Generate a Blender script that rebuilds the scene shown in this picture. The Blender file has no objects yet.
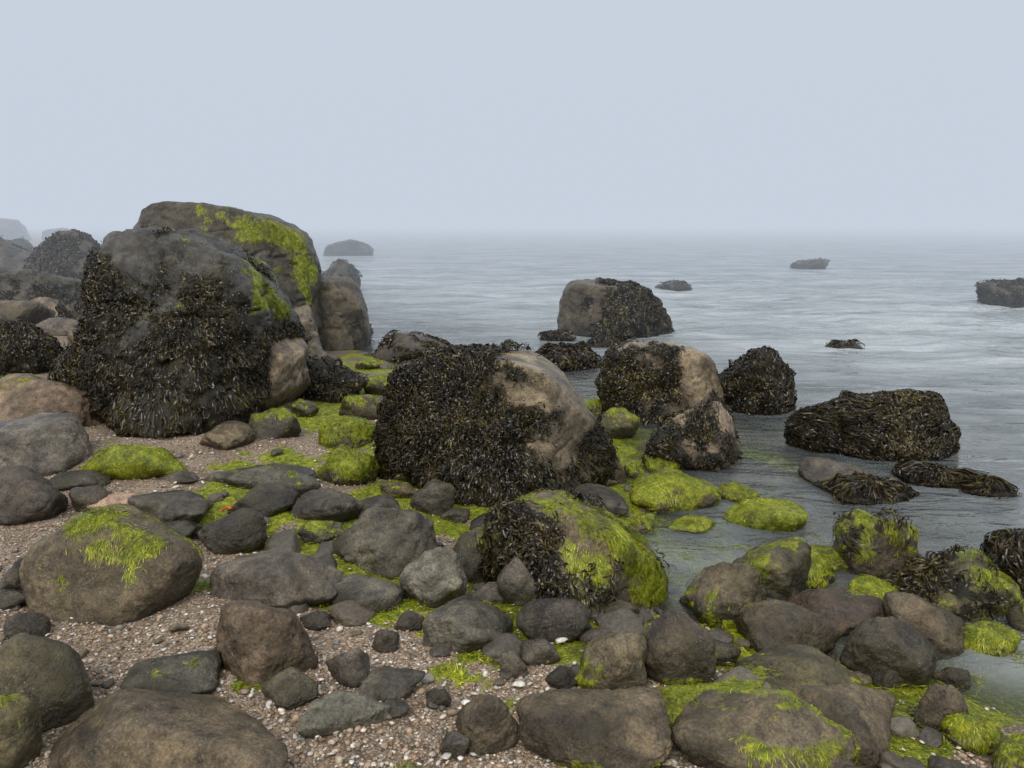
import bpy, bmesh, math, numpy as np, time
RNG=np.random.default_rng(7)
scene=bpy.context.scene
scene.view_settings.view_transform='Standard'
scene.view_settings.look='None'
scene.view_settings.exposure=0
H=1.9; PITCH=math.radians(12.0); FPX=759.0
SP,CP=math.sin(PITCH),math.cos(PITCH)

# ---------------- numpy noise ----------------
_perm=np.random.default_rng(3).permutation(256); _perm=np.concatenate([_perm,_perm,_perm])
_val=np.random.default_rng(5).uniform(-1,1,256)
def vnoise(p):
    pi=np.floor(p).astype(np.int64); f=p-pi; u=f*f*f*(f*(f*6-15)+10)
    x=pi[:,0]&255; y=pi[:,1]&255; z=pi[:,2]&255
    x1=(x+1)&255; y1=(y+1)&255; z1=(z+1)&255
    def h(a,b,c): return _val[_perm[_perm[_perm[a]+b]+c]]
    ux,uy,uz=u[:,0],u[:,1],u[:,2]
    a=h(x,y,z)*(1-ux)+h(x1,y,z)*ux; b=h(x,y1,z)*(1-ux)+h(x1,y1,z)*ux
    c=h(x,y,z1)*(1-ux)+h(x1,y,z1)*ux; d=h(x,y1,z1)*(1-ux)+h(x1,y1,z1)*ux
    return (a*(1-uy)+b*uy)*(1-uz)+(c*(1-uy)+d*uy)*uz
def fbm(p,oct=4,gain=.5):
    s=0;a=1;t=0
    for i in range(oct):
        s=s+a*vnoise(p*(2.03**i)+i*17.3); t+=a; a*=gain
    return s/t*1.6
def ridge(p,oct=3):
    s=0;a=1;t=0
    for i in range(oct):
        s=s+a*(1-np.abs(vnoise(p*(2.1**i)+i*9.1))*2.2); t+=a; a*=.5
    return s/t
def sstep(x,a,b):
    t=np.clip((x-a)/(b-a),0,1); return t*t*(3-2*t)
def P3(x,y,z=0.0):
    x=np.asarray(x,float); return np.stack([x,np.asarray(y,float)+0*x,np.zeros_like(x)+z],-1)

# ---------------- terrain ----------------
SY=[-300,0,2.7,3.2,3.6,5.4,8.0,11.3,14,30,100,3000]
SX=[60,4.4,2.35,1.75,1.0,.85,.5,-2.7,-5.5,-16,-58,-1750]
POOLS=[(.9,4.15,.42,.11),(1.55,4.7,.5,.10),(1.0,3.55,.25,.08),(2.15,3.15,.35,.12),(1.45,3.75,.3,.07),(2.6,2.9,.4,.12)]
def shore(x,y): return (np.interp(y,SY,SX)-x)*.8
def ground(x,y):
    x=np.asarray(x,float).ravel(); y=np.asarray(y,float).ravel()
    s=shore(x,y)
    s=s+.25*fbm(P3(x*.9,y*.9),3)
    h=np.where(s>0,.5*(1-np.exp(-np.abs(s)*.085/.5)),-1.2*(1-np.exp(-np.abs(s)*.07/1.2)))
    n=fbm(P3(x*1.3,y*1.3,4.),3)*.03+fbm(P3(x*6,y*6,9.),3)*.010
    for px,py,r,d in POOLS: h=h-d*np.exp(-((x-px)**2+(y-py)**2)/r**2)
    fade=np.exp(-np.maximum(np.hypot(x,y)-15,0)/20)
    return h+n*fade
def g1(x,y): return float(ground([x],[y])[0])
def algae_ground(x,y):
    x=np.asarray(x,float); y=np.asarray(y,float)
    s=shore(x,y)
    band=sstep(s,-1.6,0)*(1-sstep(s,1.7,3.1))*sstep(y,1.8,2.8)
    n=fbm(P3(x*2.3,y*2.3,30.),5,.62)
    return sstep(n*.95+band*.9-.56,-.05,.26)*sstep(s,-2.6,-.6)

def sight(px,py,it=8):
    u=(px-512)/FPX; v=(384-py)/FPX
    dy=CP+v*SP; dz=-SP+v*CP
    z=0.1
    for i in range(it):
        t=(H-z)/max(-dz,1e-3); t=min(t,400)
        z=max(g1(u*t,dy*t),0.0)
    return u*t,dy*t,z,t

# ---------------- mesh helpers ----------------
def make_mesh(name,V,F,smooth=True):
    me=bpy.data.meshes.new(name); nv=len(V); nf,k=F.shape
    me.vertices.add(nv); me.vertices.foreach_set('co',np.ascontiguousarray(V,dtype=np.float32).ravel())
    me.loops.add(nf*k); me.loops.foreach_set('vertex_index',np.ascontiguousarray(F,dtype=np.int32).ravel())
    me.polygons.add(nf); me.polygons.foreach_set('loop_start',np.arange(0,nf*k,k,dtype=np.int32))
    if smooth: me.polygons.foreach_set('use_smooth',np.ones(nf,dtype=bool))
    me.update(calc_edges=True); me.validate()
    return me
def add_col(me,name,C):
    a=me.color_attributes.new(name,'FLOAT_COLOR','POINT')
    if C.shape[1]==3: C=np.concatenate([C,np.ones((len(C),1))],1)
    a.data.foreach_set('color',np.ascontiguousarray(C,dtype=np.float32).ravel())
def add_obj(name,me,mat=None,parent=None,loc=None):
    o=bpy.data.objects.new(name,me); scene.collection.objects.link(o)
    if mat: me.materials.append(mat)
    if loc is not None: o.location=loc
    if parent is not None:
        o.parent=parent
    return o
ICO={}
def ico(s):
    if s not in ICO:
        bm=bmesh.new(); bmesh.ops.create_icosphere(bm,subdivisions=s,radius=1)
        V=np.array([v.co[:] for v in bm.verts]); V/=np.linalg.norm(V,axis=1)[:,None]
        bm.verts.index_update()
        F=np.array([[v.index for v in f.verts] for f in bm.faces]); bm.free(); ICO[s]=(V,F)
    return ICO[s]

# ---------------- materials ----------------
class NT:
    def __init__(s,name):
        s.m=bpy.data.materials.new(name); s.m.use_nodes=True; s.t=s.m.node_tree; s.t.nodes.clear()
        s.out=s.n('ShaderNodeOutputMaterial')
    def n(s,typ,**kw):
        nd=s.t.nodes.new(typ)
        for k,v in kw.items(): setattr(nd,k,v)
        return nd
    def l(s,a,b): s.t.links.new(a,b)
    def set(s,sock,v):
        if isinstance(v,bpy.types.NodeSocket): s.l(v,sock)
        else: sock.default_value=v
    def math(s,op,a,b=0.,c=None,clamp=False):
        nd=s.n('ShaderNodeMath',operation=op,use_clamp=clamp); s.set(nd.inputs[0],a); s.set(nd.inputs[1],b)
        if c is not None: s.set(nd.inputs[2],c)
        return nd.outputs[0]
    def mix(s,f,a,b,bt='MIX'):
        nd=s.n('ShaderNodeMix',data_type='RGBA',blend_type=bt); s.set(nd.inputs[0],f); s.set(nd.inputs[6],a); s.set(nd.inputs[7],b)
        return nd.outputs[2]
    def noise(s,vec,scale,detail=4,rough=.55,dist=0):
        nd=s.n('ShaderNodeTexNoise'); s.l(vec,nd.inputs['Vector']); nd.inputs['Scale'].default_value=scale
        nd.inputs['Detail'].default_value=detail; nd.inputs['Roughness'].default_value=rough; nd.inputs['Distortion'].default_value=dist
        return nd.outputs['Fac']
    def mr(s,v,a,b,c=0.,d=1.):
        nd=s.n('ShaderNodeMapRange'); nd.clamp=True; s.set(nd.inputs[0],v)
        for i,x in enumerate((a,b,c,d)): nd.inputs[i+1].default_value=x
        return nd.outputs[0]
    def ramp(s,f,stops):
        nd=s.n('ShaderNodeValToRGB'); s.l(f,nd.inputs[0]); e=nd.color_ramp.elements
        while len(e)<len(stops): e.new(.5)
        for i,(p,c) in enumerate(stops): e[i].position=p; e[i].color=(*c,1)
        return nd.outputs[0]
GREEN=[(.30,(.05,.07,.006)),(.48,(.20,.24,.010)),(.68,(.50,.51,.03))]
def rock_material():
    s=NT('boulder_stone'); geo=s.n('ShaderNodeNewGeometry'); oi=s.n('ShaderNodeObjectInfo')
    off=s.n('ShaderNodeVectorMath',operation='SCALE'); off.inputs[0].default_value=(13,7,5); s.l(oi.outputs['Random'],off.inputs['Scale'])
    ad=s.n('ShaderNodeVectorMath',operation='ADD'); s.l(geo.outputs['Position'],ad.inputs[0]); s.l(off.outputs[0],ad.inputs[1]); P=ad.outputs[0]
    att=s.n('ShaderNodeAttribute',attribute_name='masks'); sep=s.n('ShaderNodeSeparateColor'); s.l(att.outputs['Color'],sep.inputs[0])
    n1=s.noise(P,3.2,6,.62,.5); n2=s.noise(P,19,5,.7); n3=s.noise(P,95,2,.6)
    tint=oi.outputs['Color']
    lo=s.mix(1.,tint,(.42,.39,.37,1),'MULTIPLY'); hi=s.mix(1.,tint,(1.5,1.42,1.28,1),'MULTIPLY')
    c=s.mix(s.mr(n1,.38,.62),lo,hi)
    c=s.mix(1.,c,s.ramp(n2,[(.32,(.42,.41,.40)),(.5,(1,1,1)),(.70,(1.5,1.45,1.35))]),'MULTIPLY')
    c=s.mix(1.,c,s.ramp(n3,[(.3,(.6,.6,.6)),(.7,(1.4,1.4,1.4))]),'MULTIPLY')
    c=s.mix(s.mr(s.noise(P,5.5,4,.6),.50,.70,0,.65),c,(.07,.058,.02,1))
    vo=s.n('ShaderNodeTexVoronoi'); s.l(P,vo.inputs['Vector']); vo.inputs['Scale'].default_value=75
    sp=s.math('MULTIPLY',s.mr(vo.outputs['Distance'],.12,.24,1,0),s.mr(s.noise(P,5,2),.48,.6))
    c=s.mix(s.math('MULTIPLY',sp,.5),c,(.42,.40,.34,1))
    sz=s.n('ShaderNodeSeparateXYZ'); s.l(geo.outputs['Position'],sz.inputs[0])
    zz=s.math('ADD',sz.outputs['Z'],s.math('MULTIPLY',s.math('SUBTRACT',n1,.5),.35))
    wet=s.mr(zz,.0,.30,1,0)
    c=s.mix(s.math('MULTIPLY',wet,.5),c,(.022,.019,.010,1))
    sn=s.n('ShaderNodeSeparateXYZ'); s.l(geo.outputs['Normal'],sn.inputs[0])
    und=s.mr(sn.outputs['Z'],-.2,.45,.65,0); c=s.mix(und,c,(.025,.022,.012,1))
    weed=s.mr(s.math('ADD',sep.outputs['Green'],s.math('MULTIPLY',s.math('SUBTRACT',n2,.5),.9)),.3,.6)
    c=s.mix(weed,c,s.mix(n3,(.008,.007,.004,1),(.045,.036,.014,1)))
    ag=s.mr(s.math('ADD',sep.outputs['Red'],s.math('MULTIPLY',s.math('SUBTRACT',n2,.5),1.3)),.25,.85)
    c=s.mix(ag,c,s.ramp(s.noise(P,20,5,.72),GREEN))
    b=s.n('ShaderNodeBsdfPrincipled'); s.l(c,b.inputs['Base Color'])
    r=s.math('SUBTRACT',s.mr(n2,.3,.7,.25,.52),s.math('MULTIPLY',wet,.08)); s.l(r,b.inputs['Roughness'])
    bp=s.n('ShaderNodeBump'); bp.inputs['Strength'].default_value=.9; bp.inputs['Distance'].default_value=.03
    hh=s.math('ADD',s.noise(P,11,7,.74,.3),s.math('MULTIPLY',n3,.2)); s.l(hh,bp.inputs['Height']); s.l(bp.outputs[0],b.inputs['Normal'])
    s.l(b.outputs[0],s.out.inputs[0]); return s.m

def strand_material(name,rough,trans=0.):
    s=NT(name); a=s.n('ShaderNodeAttribute',attribute_name='Col'); b=s.n('ShaderNodeBsdfPrincipled')
    s.l(a.outputs['Color'],b.inputs['Base Color']); b.inputs['Roughness'].default_value=rough
    if trans>0:
        tr=s.n('ShaderNodeBsdfTranslucent'); s.l(a.outputs['Color'],tr.inputs[0]); mx=s.n('ShaderNodeMixShader'); mx.inputs[0].default_value=trans
        s.l(b.outputs[0],mx.inputs[1]); s.l(tr.outputs[0],mx.inputs[2]); s.l(mx.outputs[0],s.out.inputs[0])
    else: s.l(b.outputs[0],s.out.inputs[0])
    return s.m
def pebble_material():
    s=NT('pebble_stone'); a=s.n('ShaderNodeAttribute',attribute_name='Col'); geo=s.n('ShaderNodeNewGeometry'); b=s.n('ShaderNodeBsdfPrincipled')
    n=s.noise(geo.outputs['Position'],60,4,.65)
    c=s.mix(1.,a.outputs['Color'],s.ramp(n,[(.3,(.55,.55,.55)),(.7,(1.4,1.36,1.25))]),'MULTIPLY')
    s.l(c,b.inputs['Base Color']); b.inputs['Roughness'].default_value=.42
    bp=s.n('ShaderNodeBump'); bp.inputs['Strength'].default_value=.5; bp.inputs['Distance'].default_value=.012; s.l(n,bp.inputs['Height']); s.l(bp.outputs[0],b.inputs['Normal'])
    s.l(b.outputs[0],s.out.inputs[0]); return s.m
def ground_material():
    s=NT('shingle_sand'); geo=s.n('ShaderNodeNewGeometry'); P=geo.outputs['Position']
    att=s.n('ShaderNodeAttribute',attribute_name='masks'); sep=s.n('ShaderNodeSeparateColor'); s.l(att.outputs['Color'],sep.inputs[0])
    def vor(sc):
        v=s.n('ShaderNodeTexVoronoi'); s.l(P,v.inputs['Vector']); v.inputs['Scale'].default_value=sc; return v
    v1=vor(85); v2=vor(200)
    sc=s.n('ShaderNodeSeparateColor'); s.l(v1.outputs['Color'],sc.inputs[0])
    st=[(.0,(.10,.08,.055)),(.2,(.22,.165,.11)),(.42,(.35,.26,.175)),(.63,(.43,.33,.23)),(.8,(.52,.38,.27)),(.93,(.68,.6,.51)),(1,(.8,.76,.72))]
    c1=s.ramp(sc.outputs[0],st)
    sc2=s.n('ShaderNodeSeparateColor'); s.l(v2.outputs['Color'],sc2.inputs[0]); c2=s.ramp(sc2.outputs[0],st)
    c=s.mix(s.mr(s.noise(P,9,3),.42,.58),c1,c2)
    c=s.mix(s.mr(v1.outputs['Distance'],.35,.8,0,.5),c,(.09,.065,.045,1))
    n=s.noise(P,2.2,6,.6); c=s.mix(1.,c,s.ramp(n,[(.3,(.6,.57,.54)),(.65,(1.1,1.08,1.05))]),'MULTIPLY')
    sz=s.n('ShaderNodeSeparateXYZ'); s.l(P,sz.inputs[0])
    wet=s.mr(sz.outputs['Z'],.0,.12,.75,0.); c=s.mix(wet,c,s.mix(1.,c,(.45,.43,.36,1),'MULTIPLY'))
    c=s.mix(s.mr(sz.outputs['Z'],-.14,.02,.6,0.),c,s.mix(s.mr(s.noise(P,7,5,.65),.42,.6),(.05,.048,.02,1),(.17,.17,.07,1)))
    n2=s.noise(P,14,6,.7)
    ag=s.mr(s.math('ADD',sep.outputs['Red'],s.math('MULTIPLY',s.math('SUBTRACT',n2,.5),1.2)),.3,.7)
    c=s.mix(ag,c,s.ramp(s.noise(P,24,6,.7),GREEN))
    b=s.n('ShaderNodeBsdfPrincipled'); s.l(c,b.inputs['Base Color']); s.l(s.mr(sz.outputs['Z'],0,.12,.25,.7),b.inputs['Roughness'])
    bp=s.n('ShaderNodeBump'); bp.inputs['Strength'].default_value=.9; bp.inputs['Distance'].default_value=.009
    s.l(s.math('SUBTRACT',1.,v1.outputs['Distance']),bp.inputs['Height']); s.l(bp.outputs[0],b.inputs['Normal'])
    s.l(b.outputs[0],s.out.inputs[0]); return s.m
def water_material():
    s=NT('sea_water'); geo=s.n('ShaderNodeNewGeometry'); P=geo.outputs['Position']
    att=s.n('ShaderNodeAttribute',attribute_name='masks'); sep=s.n('ShaderNodeSeparateColor'); s.l(att.outputs['Color'],sep.inputs[0])
    def st(sx,sy):
        m=s.n('ShaderNodeMapping'); m.inputs['Scale'].default_value=(sx,sy,1); m.inputs['Rotation'].default_value=(0,0,math.radians(-8)); s.l(P,m.inputs[0]); return m.outputs[0]
    a=s.noise(st(.5,1.5),1.0,3,.5,.8); b_=s.noise(st(2.2,4.6),1.,4,.62,.7); c_=s.noise(st(7,14),1.,3,.6,.4)
    h=s.math('ADD',s.math('MULTIPLY',a,.30),s.math('ADD',s.math('MULTIPLY',b_,.15),s.math('MULTIPLY',c_,.03)))
    bp=s.n('ShaderNodeBump'); bp.inputs['Strength'].default_value=1.; bp.inputs['Distance'].default_value=1.; 
    cal=s.mr(sep.outputs['Red'],0,.5,.06,1.); s.l(s.math('MULTIPLY',h,cal),bp.inputs['Height'])
    dif=s.n('ShaderNodeBsdfDiffuse'); s.l(s.mix(s.mr(s.noise(st(.3,1.1),1.,5,.65,.5),.38,.62),(.33,.375,.38,1),(.58,.625,.64,1)),dif.inputs[0]); s.l(bp.outputs[0],dif.inputs['Normal'])  # light and dark of the ripples painted into the diffuse colour
    tr=s.n('ShaderNodeBsdfTransparent'); tr.inputs[0].default_value=(.9,.93,.88,1)
    m1=s.n('ShaderNodeMixShader'); s.l(s.mr(sep.outputs['Red'],.0,.42,.02,.97),m1.inputs[0]); s.l(tr.outputs[0],m1.inputs[1]); s.l(dif.outputs[0],m1.inputs[2])
    gl=s.n('ShaderNodeBsdfGlossy'); gl.inputs['Roughness'].default_value=.05; s.l(bp.outputs[0],gl.inputs['Normal'])
    fr=s.n('ShaderNodeFresnel'); fr.inputs[0].default_value=1.34; s.l(bp.outputs[0],fr.inputs['Normal'])
    m2=s.n('ShaderNodeMixShader'); s.l(fr.outputs[0],m2.inputs[0]); s.l(m1.outputs[0],m2.inputs[1]); s.l(gl.outputs[0],m2.inputs[2])
    s.l(m2.outputs[0],s.out.inputs[0]); return s.m
M_ROCK=rock_material(); M_WEED=strand_material('wrack_fronds',.28); M_ALG=strand_material('green_algae_strands',.33,.2)
M_PEB=pebble_material(); M_GND=ground_material(); M_WAT=water_material()
TINT={'b':(.130,.104,.066),'t':(.30,.235,.165),'g':(.122,.110,.090),'d':(.075,.066,.052),'p':(.36,.25,.18),'y':(.15,.13,.065),'l':(.20,.182,.15),'s':(.075,.072,.068)}

# ---------------- strands over any surface ----------------
def ribbons(P0,N0,T0_,project,length,width,nseg,col,twist=.6,jit=.35,grav=.8):
    n=len(P0); L=length*RNG.uniform(.4,1.4,n); W=width*RNG.uniform(.6,1.4,n); st=(L/nseg)[:,None]
    p=P0.copy(); pts=[p.copy()]; nn=N0; g=np.array([0,0,-1.]); d=T0_/np.maximum(np.linalg.norm(T0_,axis=1),1e-6)[:,None]
    ws=[]
    offs=RNG.uniform(.1,1,n)
    for k in range(nseg):
        t=g-(nn@g)[:,None]*nn
        d=d*.8+t*grav+RNG.normal(0,jit,(n,3)); d-=(d*nn).sum(1)[:,None]*nn
        d/=np.maximum(np.linalg.norm(d,axis=1),1e-6)[:,None]
        w=np.cross(d,nn)+nn*RNG.normal(0,twist,(n,1)); w/=np.maximum(np.linalg.norm(w,axis=1),1e-6)[:,None]; ws.append(w)
        p=p+d*st; p,nn=project(p,offs*math.sin(math.pi*(k+1.)/(nseg+.8))); pts.append(p.copy())
    ws.append(ws[-1])
    prof=np.interp(np.linspace(0,1,nseg+1),[0,.3,.8,1],[.5,1,1.,.35])
    V=np.empty((n,nseg+1,2,3)); 
    for k in range(nseg+1):
        pr=prof[k]*RNG.uniform(.5,1.5,n); w=ws[k]*(W*pr*.5)[:,None]
        V[:,k,0]=pts[k]-w; V[:,k,1]=pts[k]+w
    base=(np.arange(n)*(nseg+1)*2)[:,None]; k=np.arange(nseg)[None,:]*2
    F=np.stack([base+k,base+k+1,base+k+3,base+k+2],-1).reshape(-1,4)
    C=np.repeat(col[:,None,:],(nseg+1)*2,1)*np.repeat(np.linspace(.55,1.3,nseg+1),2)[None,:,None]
    return V.reshape(-1,3),F,C.reshape(-1,3)
def weed_col(n,P,yel=.08):
    a=np.array([.014,.011,.006]); b=np.array([.080,.058,.021]); y=np.array([.17,.13,.030])
    t=RNG.random((n,1))**1.7; c=a*(1-t)+b*t; q=sstep(fbm(P*2.5+9,3),0,.7); m=RNG.random(n)<yel+.4*q; return np.where(m[:,None],y*RNG.uniform(.3,1.,(n,1)),c)
def alg_col(n):
    a=np.array([.15,.18,.008]); b=np.array([.38,.43,.018]); y=np.array([.60,.58,.05])
    t=RNG.random((n,1)); c=a*(1-t)+b*t; m=RNG.random((n,1))<.25; return np.where(m,y*RNG.uniform(.7,1.,(n,1)),c)

# ---------------- boulders ----------------
class Shape:
    def __init__(s,c,S,planes,p,seed,amp,freq=1.6,crack=1.,bed=(1,1,1)):
        s.c=np.array(c,float); s.S=np.array(S,float); s.n=np.array([q[0] for q in planes],float); s.n/=np.linalg.norm(s.n,axis=1)[:,None]
        s.d=np.array([q[1] for q in planes],float); s.p=p; s.seed=seed; s.amp=amp; s.freq=freq; s.crack=crack; s.bed=np.array(bed,float)
    def r(s,d):
        q=np.maximum(d@s.n.T,0)/s.d; r=(q**s.p).sum(1)**(-1/s.p)
        o=s.seed*7.31; m=d*r[:,None]*s.S/max(s.S)
        e=fbm(m*s.freq+o,3)*s.amp+fbm(m*s.freq*4+o+3,4,.6)*s.amp*.36
        e-=np.maximum(ridge(m*s.bed*s.freq*1.3+fbm(m*2+o,2)[:,None]*.25+o,3)-.70,0)*s.amp*1.3*s.crack
        return r*(1+e)
    def project(s,p,off,lump=0.):
        q=(p-s.c)/s.S; d=q/np.maximum(np.linalg.norm(q,axis=1),1e-6)[:,None]
        w=(d*s.r(d)[:,None]*s.S); n=w/s.S**2; n/=np.linalg.norm(n,axis=1)[:,None]
        off=np.asarray(off)
        if lump>0: off=off+lump*np.maximum(fbm((w+s.c)*7.5+s.seed,2),0)
        w=w+n*off[:,None]+s.c
        gz=ground(w[:,0],w[:,1])+.004; gz=np.maximum(gz,-.01)
        w[:,2]=np.maximum(w[:,2],gz); return w,n
def rnd_planes(rs,n=13,lo=.72):
    i=np.arange(n)+.5; ph=np.arccos(1-2*i/n); th=math.pi*(1+5**.5)*i+rs.uniform(0,6)
    D=np.stack([np.cos(th)*np.sin(ph),np.sin(th)*np.sin(ph),np.cos(ph)],1)+rs.normal(0,.28,(n,3))
    D/=np.linalg.norm(D,axis=1)[:,None]
    return [(d,rs.uniform(lo,1.)) for d in D]
def mask(q,amount,dr,seed,sc=2.2,soft=.18,na=.6):
    if amount<=0: return np.zeros(len(q))
    n=fbm(q*sc+seed*3.7,5,.62)
    return sstep(n*na+(q@np.array(dr,float))*.75+(amount-.5)*1.9,-.12,soft)
def finish(sh,seed,tint,al,ad,we,wd,pxw,dist,name='boulder',wl=.065,wna=.6):
    sub=7 if pxw>150 else (6 if pxw>55 else 5)
    D,F=ico(sub); r=sh.r(D); q=D*r[:,None]; Wp=q*sh.S+sh.c
    am=mask(q,al,ad,seed,2.6,.32); wm=mask(q,we,wd,seed+5.5,na=wna)
    am=am*(1-.8*wm)
    me=make_mesh(name,Wp-sh.c,F); add_col(me,'masks',np.stack([am,wm,0*am],1))
    o=add_obj(name,me,M_ROCK,loc=tuple(sh.c)); rs=np.random.default_rng(int(seed*13)+1)
    t=np.array(TINT[tint])*rs.uniform(.78,1.2)*(1+rs.normal(0,.025,3)); o.color=(*t,1)
    gz=ground(Wp[:,0],Wp[:,1]); ok=(Wp[:,2]>np.maximum(gz,0)-.01)
    area=sh.S[0]*sh.S[2]*3+sh.S[0]*sh.S[1]*3
    lod=min(1.0,5.5/dist)
    for (m,kind) in ((wm,'seaweed'),(am,'green_algae')):
        w=m*ok
        if w.sum()<3: continue
        frac=w.sum()/len(D)
        if kind=='seaweed':
            ln,wdth,ns=wl,.0085/ max(lod,.35),4; n=int(min(24000,area*frac*9500*lod**1.6))
            jit,tw,off,gr,lump=.75,1.3,.035,.45,.055
        else:
            ln,wdth,ns=.026,.0026/max(lod,.4),3; n=int(min(13000,area*frac*26000*lod**1.6)); jit,tw,off,gr,lump=.35,.4,.005,.9,.014
        if n<8: continue
        w=w**1.6
        idx=RNG.choice(len(D),n,p=w/w.sum()); P0=Wp[idx]+RNG.normal(0,.008,(n,3))
        pj=lambda p,of,off=off,lump=lump: sh.project(p,of*off,lump)
        P0,N0=pj(P0,np.zeros(n))
        f=np.stack([fbm(P0*6+1,2),fbm(P0*6+40,2),0*P0[:,0]],1)
        ct=weed_col(n,P0) if kind=='seaweed' else alg_col(n)
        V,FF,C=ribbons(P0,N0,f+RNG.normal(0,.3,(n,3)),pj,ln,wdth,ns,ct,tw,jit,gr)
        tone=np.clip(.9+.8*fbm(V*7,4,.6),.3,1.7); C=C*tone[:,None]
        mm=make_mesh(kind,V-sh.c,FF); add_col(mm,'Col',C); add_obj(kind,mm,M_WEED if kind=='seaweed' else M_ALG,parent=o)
    return o
_sc=0
def boulder(x0,x1,yt,yb,tint='b',al=0,we=0,ad=(0,0,1),wd=(0,0,0),asp=.8,p=10,amp=.10,name='boulder',wl=.06,crack=1.):
    global _sc
    _sc+=1; seed=_sc; rs=np.random.default_rng(int(seed)+100)
    px=(x0+x1)/2; X,Y,Z,t=sight(px,yb); a=(x1-x0)/2/FPX*t; th=math.atan2(H-Z,Y); s_,k_=math.sin(th),math.cos(th)
    a*=1+.5*a/t
    A=(yb-yt)/FPX*t*1.02; b=min(a*asp,.44*A/s_); 
    A*=1+.6*b/t
    c=math.sqrt(max((A-b*s_)**2-(b*s_)**2,(.12*A)**2))/k_
    cx=X*(1+b/Y); cy=Y+b; zc=Z+.22*c
    ss=float(shore(cx,cy))
    if al==0 and we==0 and ss<2.3: al,ad=.30-.05*max(ss,0),(.1,-.2,-.75)   # tidal fringe of gutweed at the foot
    sh=Shape((cx,cy,zc),(a,b,.78*c),rnd_planes(rs,14,.74),p,seed,amp,crack=crack)
    D,_=ico(4); q=D*sh.r(D)[:,None]; ex=q.max(0); en=-q.min(0)
    sh.S=np.array([a/((ex[0]+en[0])/2),b/((ex[1]+en[1])/2),.78*c/ex[2]]); sh.c[0]-= (ex[0]-en[0])/2*sh.S[0]
    return finish(sh,seed,tint,al,ad,we,wd,x1-x0,t,name,wl)
def crag(poly,yb,depth,tint,al=0,ad=(0,0,1),we=0,wd=(0,0,0),seed=1,p=20,amp=.06,front=.25,freq=1.8,wl=.07,crack=1.6,bed=(1,1,2),wna=.6):
    """boulder whose elevation outline is a convex polygon"""
    poly=np.array(poly,float); px=poly[:,0].mean(); X,Y,Z,t=sight(px,yb); cy=Y+depth
    u=(poly[:,0]-512)/FPX; v=(384-poly[:,1])/FPX; k=(cy-.25*depth)/(CP+v*SP); Xw=u*k; Zw=H+(-SP+v*CP)*k
    Q=np.stack([Xw,Zw],1); ar=0; cc=np.zeros(2)
    for i in range(len(Q)):
        a,b=Q[i],Q[(i+1)%len(Q)]; cr=a[0]*b[1]-a[1]*b[0]; ar+=cr; cc+=(a+b)*cr
    cc/=3*ar
    half=max(Xw.max()-Xw.min(),Zw.max()-Zw.min())/2; S=np.array([half]*3); planes=[]
    for i in range(len(Q)):
        a,b=Q[i]-cc,Q[(i+1)%len(Q)]-cc; e=b-a; n=np.array([e[1],-e[0]]); n/=np.linalg.norm(n)
        if n@a<0: n=-n
        dd=(n@a)/half
        planes.append(((n[0],.12*np.random.default_rng(seed+i).uniform(-1,1),n[1]),dd*1.03))
    dn=depth/half
    planes+=[((0,-1,front),dn),((0,1,.3),dn*1.05),((.75,-.75,.2),dn*1.2),((-.75,-.75,.15),dn*1.2),((.7,.8,.2),dn*1.25),((-.7,.8,.2),dn*1.25)]
    sh=Shape((cc[0],cy,cc[1]),S,planes,p,seed,amp,freq,crack,bed)
    return finish(sh,seed,tint,al,ad,we,wd,poly[:,0].max()-poly[:,0].min(),t,'boulder',wl,wna)

# great outcrop on the left
crag([(130,330),(131,238),(152,209),(212,206),(275,219),(300,232),(316,262),(318,330)],352,1.0,'d',al=.24,ad=(.6,-.1,.75),we=.15,wd=(0,0,-.4),seed=11,amp=.05,crack=2)
crag([(98,350),(102,262),(112,240),(150,233),(208,240),(245,268),(268,300),(278,335),(270,398),(240,418),(160,420),(110,392)],424,.72,'s',al=.13,ad=(.9,0,.3),we=.62,wd=(-.1,-.2,-.8),seed=23,amp=.075,front=.55,crack=4,bed=(.8,1,2.6))
crag([(212,395),(214,352),(232,335),(270,336),(296,356),(297,388),(272,410),(225,412)],416,.42,'t',we=.25,wd=(-.6,0,.2),seed=29,amp=.06)
crag([(84,395),(88,320),(110,290),(150,300),(180,340),(178,400),(130,410)],412,.4,'d',we=.72,wd=(0,0,-.1),seed=27,amp=.09)
crag([(280,345),(282,292),(300,278),(340,281),(360,300),(368,335),(364,350)],350,.5,'b',we=.25,wd=(.5,0,-.1),seed=31)
# central boulder
crag([(378,440),(384,405),(408,370),(455,358),(528,360),(556,374),(588,414),(622,464),(626,490),(560,504),(440,504),(384,484)],498,.55,'t',al=.0,we=.80,wd=(-1.25,-.1,-1.0),seed=44,amp=.04,front=.42,crack=1.5,p=30,wna=.45)
# off-shore rock
crag([(560,334),(562,298),(571,284),(622,285),(648,293),(668,318),(672,336)],337,.6,'b',we=.55,wd=(.6,0,-.1),seed=52,amp=.07,wl=.15)
crag([(606,415),(608,358),(630,347),(690,349),(714,362),(723,400),(720,425),(622,430)],422,.42,'t',we=.5,wd=(-.6,-.2,-.2),seed=61,amp=.045)
# green topped boulder, centre
crag([(487,560),(489,520),(520,506),(575,509),(628,536),(668,572),(672,606),(600,614),(520,598)],610,.28,'b',al=.56,ad=(.35,.1,.6),we=.45,wd=(-.75,-.3,-.1),seed=71,amp=.05,front=.7)

B=boulder
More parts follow.
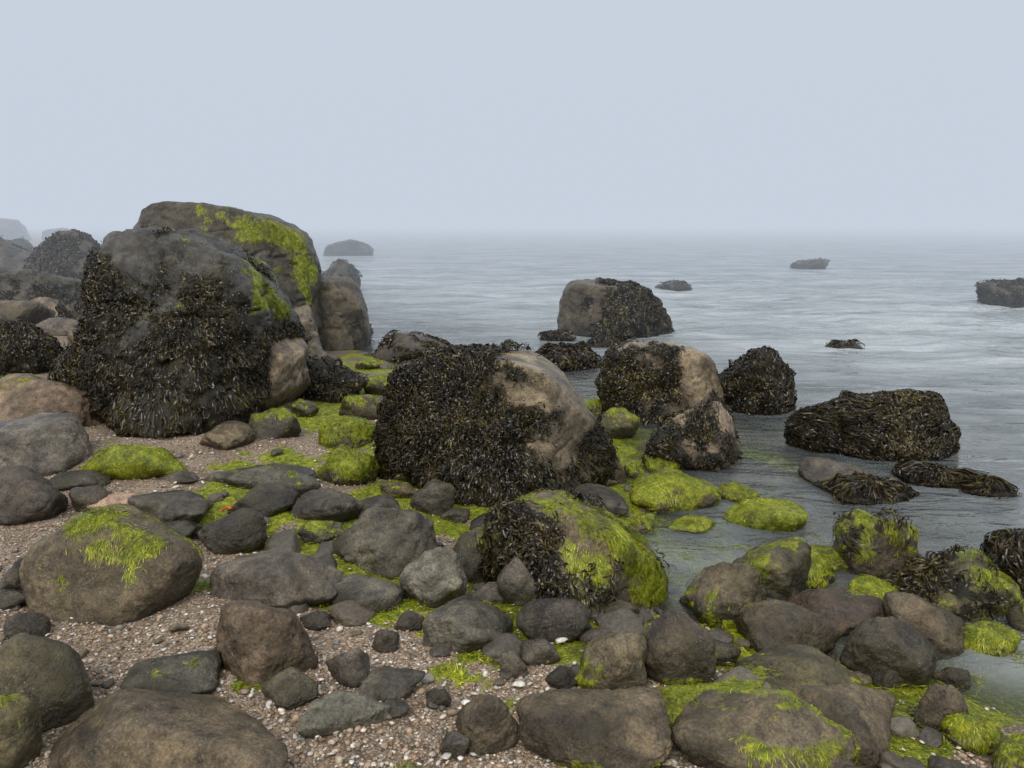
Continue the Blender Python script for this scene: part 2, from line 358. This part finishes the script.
# far off-shore
B(325,374,240,256,'d',we=.6); B(655,692,281,290,'d',we=.6); B(790,829,259,269,'d',we=.6); B(826,861,342,350,'d',we=.6); B(980,1040,280,308,'d',we=.6)
B(530,600,347,372,'d',we=1,wl=.15,asp=1); B(585,625,337,350,'d',we=1); B(540,575,332,341,'d',we=1)
# behind
B(318,361,260,293,'d',we=.5); B(262,330,306,357,'l',crack=2); B(236,292,300,330,'g'); B(292,368,357,403,'d',we=.7); B(374,458,332,362,'d',we=.5)
B(248,303,408,440,'d',al=.25); B(300,336,350,371,'g'); B(355,385,358,370,'g',al=.4); B(365,400,375,396,'d',al=.4); B(400,425,360,376,'b',al=.2)
B(340,382,395,420,'b',al=.3); B(290,320,400,418,'g',al=.3)
# dark weedy
B(708,791,348,415,'d',we=.9,wl=.08,p=6); B(645,736,402,472,'t',we=.62,wd=(-.4,0,-.3),amp=.08); B(782,946,390,463,'d',we=1,wl=.09,asp=.7,amp=.16,p=4)
B(797,873,459,488,'g',al=.35,ad=(.3,0,-.3)); B(822,918,476,506,'d',we=.85,al=.1,wl=.08,amp=.2); B(900,975,468,490,'d',we=.7,wl=.08,amp=.25); B(960,1010,484,497,'d',we=.8,wl=.08,amp=.25)
# pool stones with gutweed
for r in [(627,718,471,513,.60),(667,715,515,533,.7),(722,804,499,533,.66),(718,757,484,502,.6),(645,683,456,473,.65),(590,638,408,440,.42),(577,606,399,414,.6),(622,645,460,478,.5),(690,730,450,470,.3),(630,655,515,530,.6)]:
    B(*r[:4],'y',al=r[4],ad=(0,.1,.6),p=7)
# right-hand group
B(835,914,517,580,'b',al=.42,we=.2,wd=(-.2,0,.7)); B(890,1011,553,622,'y',al=.5,we=.45,ad=(.4,0,.2),wd=(-.5,0,.1)); B(983,1040,532,595,'d',we=1,wl=.08,p=6); B(1008,1045,598,636,'y',al=.2,we=.3)
B(790,900,587,640,'b',asp=.9,al=.04); B(880,964,598,662,'b',asp=1); B(838,934,624,690,'b',al=.22,ad=(0,0,-.6)); B(737,836,604,663,'b',al=.25,ad=(.5,0,-.4)); B(686,764,566,632,'b',al=.5,ad=(0,0,-.8))
B(720,810,543,602,'y',al=.4,ad=(-.3,0,.4)); B(775,833,550,590,'y',al=.6); B(960,1013,623,658,'y',al=.7); B(848,902,578,606,'y',al=.6); B(800,850,548,572,'b',al=.5)
B(635,713,623,690,'b',al=.38,ad=(.2,0,-.8)); B(573,646,638,700,'b',al=.45,ad=(-.2,0,-.8)); B(735,858,648,707,'y',al=.45,ad=(0,0,-.5)); B(640,772,688,748,'y',al=.65)
B(665,858,700,800,'b',al=.42,we=.12,ad=(.5,0,.3),wd=(.4,-.2,.2)); B(780,908,690,772,'b',asp=.9,al=.1,ad=(-.5,0,-.3)); B(515,669,695,785,'b',al=.34,ad=(.2,-.2,-.7),asp=.9,p=7); B(455,520,697,757,'b'); B(910,966,690,737,'b'); B(945,1000,718,757,'y',al=.6); B(990,1040,742,785,'y',al=.4)
# middle
B(423,514,604,657,'g'); B(400,468,552,609,'l'); B(333,441,508,577,'g',al=.28,ad=(.3,0,-.6)); B(450,504,529,583,'g',al=.1); B(410,456,481,517,'d'); B(497,547,561,608,'g'); B(515,592,596,646,'d'); B(330,405,579,616,'g'); B(212,349,554,611,'g',asp=.6)
B(215,323,604,683,'b'); B(128,226,654,706,'g',al=.04); B(262,321,673,711,'b'); B(325,371,649,688,'g'); B(358,425,670,704,'g'); B(305,392,694,737,'l'); B(555,628,489,518,'g'); B(470,512,585,606,'g')
B(28,208,513,627,'b',al=.33,ad=(.1,.2,.85),asp=.75,amp=.06,p=8); B(-40,97,643,748,'b',asp=.8,amp=.06); B(40,302,703,810,'b',al=.12,ad=(-.1,0,.5),asp=.6,amp=.06); B(-20,41,706,775,'y',al=.2); B(-10,50,559,602,'d'); B(-8,36,588,613,'d'); B(8,52,611,643,'d')
B(-30,67,466,528,'g'); B(-30,93,417,477,'l',amp=.08); B(-30,111,370,432,'t',al=.25,ad=(0,.2,.6),p=16); B(92,169,492,522,'p'); B(70,111,486,513,'d'); B(84,191,441,484,'y',al=.9,asp=.7); B(130,216,489,532,'g'); B(195,268,511,557,'g'); B(205,316,464,492,'g',asp=.6,al=.1); B(235,301,484,519,'d')
B(200,256,422,450,'b'); B(315,379,445,486,'y',al=.6); B(318,376,418,450,'y',al=.6); B(288,366,490,527,'g'); B(270,322,470,499,'g',al=.15); B(355,402,496,521,'g'); B(55,112,470,492,'d'); B(300,345,520,545,'g',al=.3); B(380,420,480,500,'b',al=.2)
B(150,200,520,545,'d')
# smaller stones filling the middle ground
for r in [(520,560,640,668,'g'),(545,580,668,692,'d'),(500,528,655,680,'g'),(395,425,612,632,'d'),(300,335,612,632,'d'),(372,400,630,655,'g'),(700,735,690,712,'b'),(600,640,600,622,'b'),(470,500,515,535,'d'),(440,470,508,524,'g'),(505,540,540,558,'d'),(575,612,628,648,'g'),(690,740,640,668,'b'),(935,968,668,690,'b'),(760,800,580,600,'b'),(680,712,590,612,'g'),(160,200,470,486,'g'),(110,150,540,556,'d'),(375,410,700,720,'g'),(425,452,690,710,'d'),(440,470,735,760,'g'),(590,625,745,775,'l'),(870,905,665,690,'b'),(345,380,545,565,'g')]:
    B(*r,al=.33 if r[0]>430 else 0,ad=(0,0,-.5))
# far-left pile
B(-30,62,234,292,'d',we=.35,p=14,crack=2); B(-20,24,219,240,'d',asp=1); B(32,128,232,305,'d',we=.6,wl=.09,amp=.10,p=6); B(44,76,228,242,'d'); B(-20,90,268,322,'d',we=.5,crack=2); B(-20,48,300,330,'b'); B(14,72,297,324,'t'); B(-20,62,323,378,'d',we=.75); B(62,112,290,330,'d',we=.5)
B(64,130,327,372,'t',we=.35,wd=(-.5,0,-.3)); B(56,135,340,410,'d',we=.75,amp=.14); B(-20,45,393,425,'b'); B(110,160,400,420,'b'); B(60,100,305,328,'g'); B(-10,30,285,305,'t'); B(40,80,318,336,'g'); B(90,125,300,330,'t')
B(-15,40,240,272,'d',we=.4); B(70,125,238,275,'d',we=.3); B(5,60,262,292,'s')

# ---------------- terrain sheet and sea ----------------
def axis(lo,hi,fine0,fine1,step,gr=1.07):
    m=list(np.arange(fine0,fine1,step)); a=m[-1]; d=step; 
    while a<hi: d*=gr; a+=d; m.append(a)
    a=m[0]; d=step; pre=[]
    while a>lo: d*=gr; a-=d; pre.append(a)
    return np.array(pre[::-1]+m)
def sheet(xs,ys):
    X,Y=np.meshgrid(xs,ys); nx,ny=len(xs),len(ys); i=np.arange(nx*ny).reshape(ny,nx)
    F=np.stack([i[:-1,:-1],i[:-1,1:],i[1:,1:],i[1:,:-1]],-1).reshape(-1,4); return X.ravel(),Y.ravel(),F
X,Y,F=sheet(axis(-2500,2500,-5,4.5,.035),axis(-300,3000,1.2,9,.035))
Z=ground(X,Y); me=make_mesh('beach',np.stack([X,Y,Z],1),F); ag=algae_ground(X,Y); add_col(me,'masks',np.stack([ag,ag,ag],1)); add_obj('beach_ground',me,M_GND)
X,Y,F=sheet(axis(-2500,2500,-4,8,.06,1.05),axis(-300,3000,2,22,.06,1.04))
dep=np.maximum(-ground(X,Y),0); r=np.hypot(X,Y)
wv=(fbm(P3(X*.55,Y*1.3,3.),3)*.06+fbm(P3(X*1.6+5,Y*3.6,8.),2)*.026)*sstep(dep,.02,.5)*np.exp(-np.maximum(r-20,0)/25)
me=make_mesh('sea',np.stack([X,Y,wv],1),F); add_col(me,'masks',np.stack([np.clip(dep,0,1)]*3,1)); add_obj('sea_water',me,M_WAT)

# ---------------- pebbles ----------------
def stones(name,X,Y,R,cols,sub,flat=.6,sink=.25,mat=M_PEB):
    D,F=ico(sub); n=len(X); nv=len(D)
    sc=R[:,None]*np.stack([RNG.uniform(.7,1.25,n),RNG.uniform(.7,1.25,n),flat*RNG.uniform(.6,1.2,n)],1)
    var=[]
    for k in range(14):
        rs=np.random.default_rng(k); sh=Shape((0,0,0),(1,1,1),rnd_planes(rs,11,.7),8,k*1.7,.12 if sub>1 else 0); var.append(D*sh.r(D)[:,None])
    var=np.array(var)[RNG.integers(0,14,n)]
    V=var*sc[:,None,:]; th=RNG.uniform(0,6.28,n); c,s=np.cos(th)[:,None],np.sin(th)[:,None]
    tl=RNG.normal(0,.25,n)[:,None]; y0=V[...,1]*np.cos(tl)-V[...,2]*np.sin(tl); z0=V[...,1]*np.sin(tl)+V[...,2]*np.cos(tl); V[...,1]=y0; V[...,2]=z0
    x=V[...,0]*c-V[...,1]*s; y=V[...,0]*s+V[...,1]*c
    gz=ground(X,Y); V=np.stack([x+X[:,None],y+Y[:,None],V[...,2]+(gz+R*sink)[:,None]],-1).reshape(-1,3)
    FF=(F[None]+ (np.arange(n)*nv)[:,None,None]).reshape(-1,3); me=make_mesh(name,V,FF); add_col(me,'Col',np.repeat(cols,nv,0)); add_obj(name,me,mat)
def peb_cols(n,pal,w):
    pal=np.array(pal); return pal[RNG.choice(len(pal),n,p=np.array(w)/sum(w))]*RNG.uniform(.7,1.2,(n,1))
def scatter(n,r0,r1,smin,smax,alg=True,nz=0):
    r=r0*(r1/r0)**RNG.random(n); a=RNG.uniform(-.72,.62,n); X=r*np.sin(a); Y=r*np.cos(a); s=shore(X,Y); k=(s>smin)&(s<smax)
    if alg: k&=(algae_ground(X,Y)<RNG.uniform(.1,.9,n))
    if nz is not None: k&=fbm(P3(X*1.2,Y*1.2,77.),3)>RNG.normal(nz,.25,n)
    return X[k],Y[k]
X,Y=scatter(60000,1.7,9,.3,30,True,None); n=len(X)
stones('pebbles',X,Y,np.exp(RNG.normal(math.log(.0062),.42,n)),peb_cols(n,[(.42,.31,.21),(.30,.215,.14),(.52,.37,.27),(.80,.76,.70),(.15,.125,.095),(.25,.23,.20),(.6,.51,.39)],[5,4,3,2.4,1.6,2.2,2]),1,.6,.3)
X,Y=scatter(3200,1.7,7,.5,30,False,None); n=len(X)
stones('shell_fragments',X,Y,np.exp(RNG.normal(math.log(.0085),.35,n)),peb_cols(n,[(.82,.79,.74),(.72,.62,.54),(.66,.5,.42)],[5,2,1]),1,.28,.9)
X,Y=scatter(2600,1.7,10,.0,30,True,.1); n=len(X)
stones('cobbles',X,Y,np.exp(RNG.normal(math.log(.016),.42,n)),peb_cols(n,[(.14,.115,.08),(.09,.078,.062),(.18,.155,.12),(.28,.2,.15),(.36,.33,.29)],[5,5,3,1.2,.8]),3,.6,.3)
X,Y=scatter(900,2.2,16,-.5,2.4,False,.05); n=len(X)
stones('cobbles',X,Y,np.exp(RNG.normal(math.log(.048),.38,n)),peb_cols(n,[(.125,.10,.072),(.08,.068,.052),(.15,.13,.10),(.22,.175,.13)],[5,5,3,.7]),4,.6,.2)

# ---------------- gutweed carpet on the ground ----------------
n=170000; r=2*(5.5)**RNG.random(n); a=RNG.uniform(-.65,.65,n); X=r*np.sin(a); Y=r*np.cos(a)
k=algae_ground(X,Y)>RNG.uniform(.3,1.1,n); X,Y=X[k],Y[k]; n=len(X)
def gproj(p,of):
    p=p.copy(); lump=.022*np.maximum(fbm(p*np.array([9,9,0.])+5,2),0); p[:,2]=np.maximum(ground(p[:,0],p[:,1]),-.02)+.004+of*.006+lump; nn=np.zeros_like(p); nn[:,2]=1; return p,nn
P0,N0=gproj(P3(X,Y),np.zeros(n)); f=np.stack([.6+fbm(P0*3,2),-.5+fbm(P0*3+20,2),0*X],1)
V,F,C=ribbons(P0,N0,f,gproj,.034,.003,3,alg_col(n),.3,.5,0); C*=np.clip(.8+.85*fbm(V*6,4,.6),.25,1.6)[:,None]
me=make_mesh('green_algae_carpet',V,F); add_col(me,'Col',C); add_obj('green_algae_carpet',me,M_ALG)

# ---------------- scrap of orange plastic rope on the beach ----------------
X0,Y0,Z0,_t=sight(232,513)
bm=bmesh.new(); N=14; rings=[]
for i in range(N):
    t=i/(N-1); c=np.array([X0+.08*(t-.5),Y0-.05+.018*math.sin(t*4.),Z0+.03+.04*t+.01*math.sin(t*7)]); rr=.008*(1+.25*math.sin(i*2.1))*(1-.3*t)
    rings.append([bm.verts.new((c[0]+.3*rr*math.cos(a),c[1]+rr*math.cos(a),c[2]+rr*math.sin(a))) for a in np.linspace(0,2*math.pi,8,endpoint=False)])
for i in range(N-1):
    for j in range(8): bm.faces.new((rings[i][j],rings[i][(j+1)%8],rings[i+1][(j+1)%8],rings[i+1][j]))
bm.faces.new(rings[0][::-1]); bm.faces.new(rings[-1])
me=bpy.data.meshes.new('orange_rope_scrap'); bm.to_mesh(me); bm.free()
s=NT('orange_plastic'); b=s.n('ShaderNodeBsdfPrincipled'); geo=s.n('ShaderNodeNewGeometry')
s.l(s.ramp(s.noise(geo.outputs['Position'],120,3),[(.35,(.55,.09,.01)),(.65,(.85,.2,.03))]),b.inputs['Base Color']); b.inputs['Roughness'].default_value=.45; s.l(b.outputs[0],s.out.inputs[0])
add_obj('orange_rope_scrap',me,s.m)

# ---------------- fog bank standing over the sea ----------------
SIG=.0125
bm=bmesh.new(); bmesh.ops.create_cube(bm,size=1); me=bpy.data.meshes.new('sea_fog'); bm.to_mesh(me); bm.free()
s=NT('glowing_fog_air'); ab=s.n('ShaderNodeVolumeAbsorption'); ab.inputs[0].default_value=(0,0,0,1); ab.inputs[1].default_value=SIG
em=s.n('ShaderNodeEmission'); em.inputs[0].default_value=(.575,.637,.735,1); em.inputs[1].default_value=SIG  # fog given its own glow, standing in for daylight scattered inside it
ad=s.n('ShaderNodeAddShader'); s.l(ab.outputs[0],ad.inputs[0]); s.l(em.outputs[0],ad.inputs[1]); s.l(ad.outputs[0],s.out.inputs['Volume'])
fo=add_obj('sea_fog',me,s.m); fo.scale=(5600,3400,76); fo.location=(0,1700+11,35)

# ---------------- world and sun ----------------
w=bpy.data.worlds.new('World'); scene.world=w; w.use_nodes=True; t=w.node_tree; bg=t.nodes['Background']
sky=t.nodes.new('ShaderNodeTexSky'); sky.sky_type='NISHITA'; sky.sun_disc=False; sky.sun_elevation=math.radians(50); sky.sun_rotation=math.radians(200); sky.dust_density=6
mx=t.nodes.new('ShaderNodeMix'); mx.data_type='RGBA'; mx.inputs[0].default_value=.9; t.links.new(sky.outputs[0],mx.inputs[6]); mx.inputs[7].default_value=(7.8,8.15,8.7,1)
t.links.new(mx.outputs[2],bg.inputs[0]); bg.inputs[1].default_value=.1
sl=bpy.data.lights.new('sun','SUN'); sl.energy=1.4; sl.angle=math.radians(30); sl.color=(1,.95,.87); so=bpy.data.objects.new('sun',sl); scene.collection.objects.link(so)
so.rotation_euler=(math.radians(40),0,math.radians(-20))

cam=bpy.data.cameras.new('camera'); co=bpy.data.objects.new('camera',cam); scene.collection.objects.link(co); scene.camera=co
cam.sensor_width=36; cam.lens=FPX/1024*36; cam.clip_end=8000; cam.clip_start=.05
co.location=(0,0,H); co.rotation_euler=(math.radians(90)-PITCH,0,0)
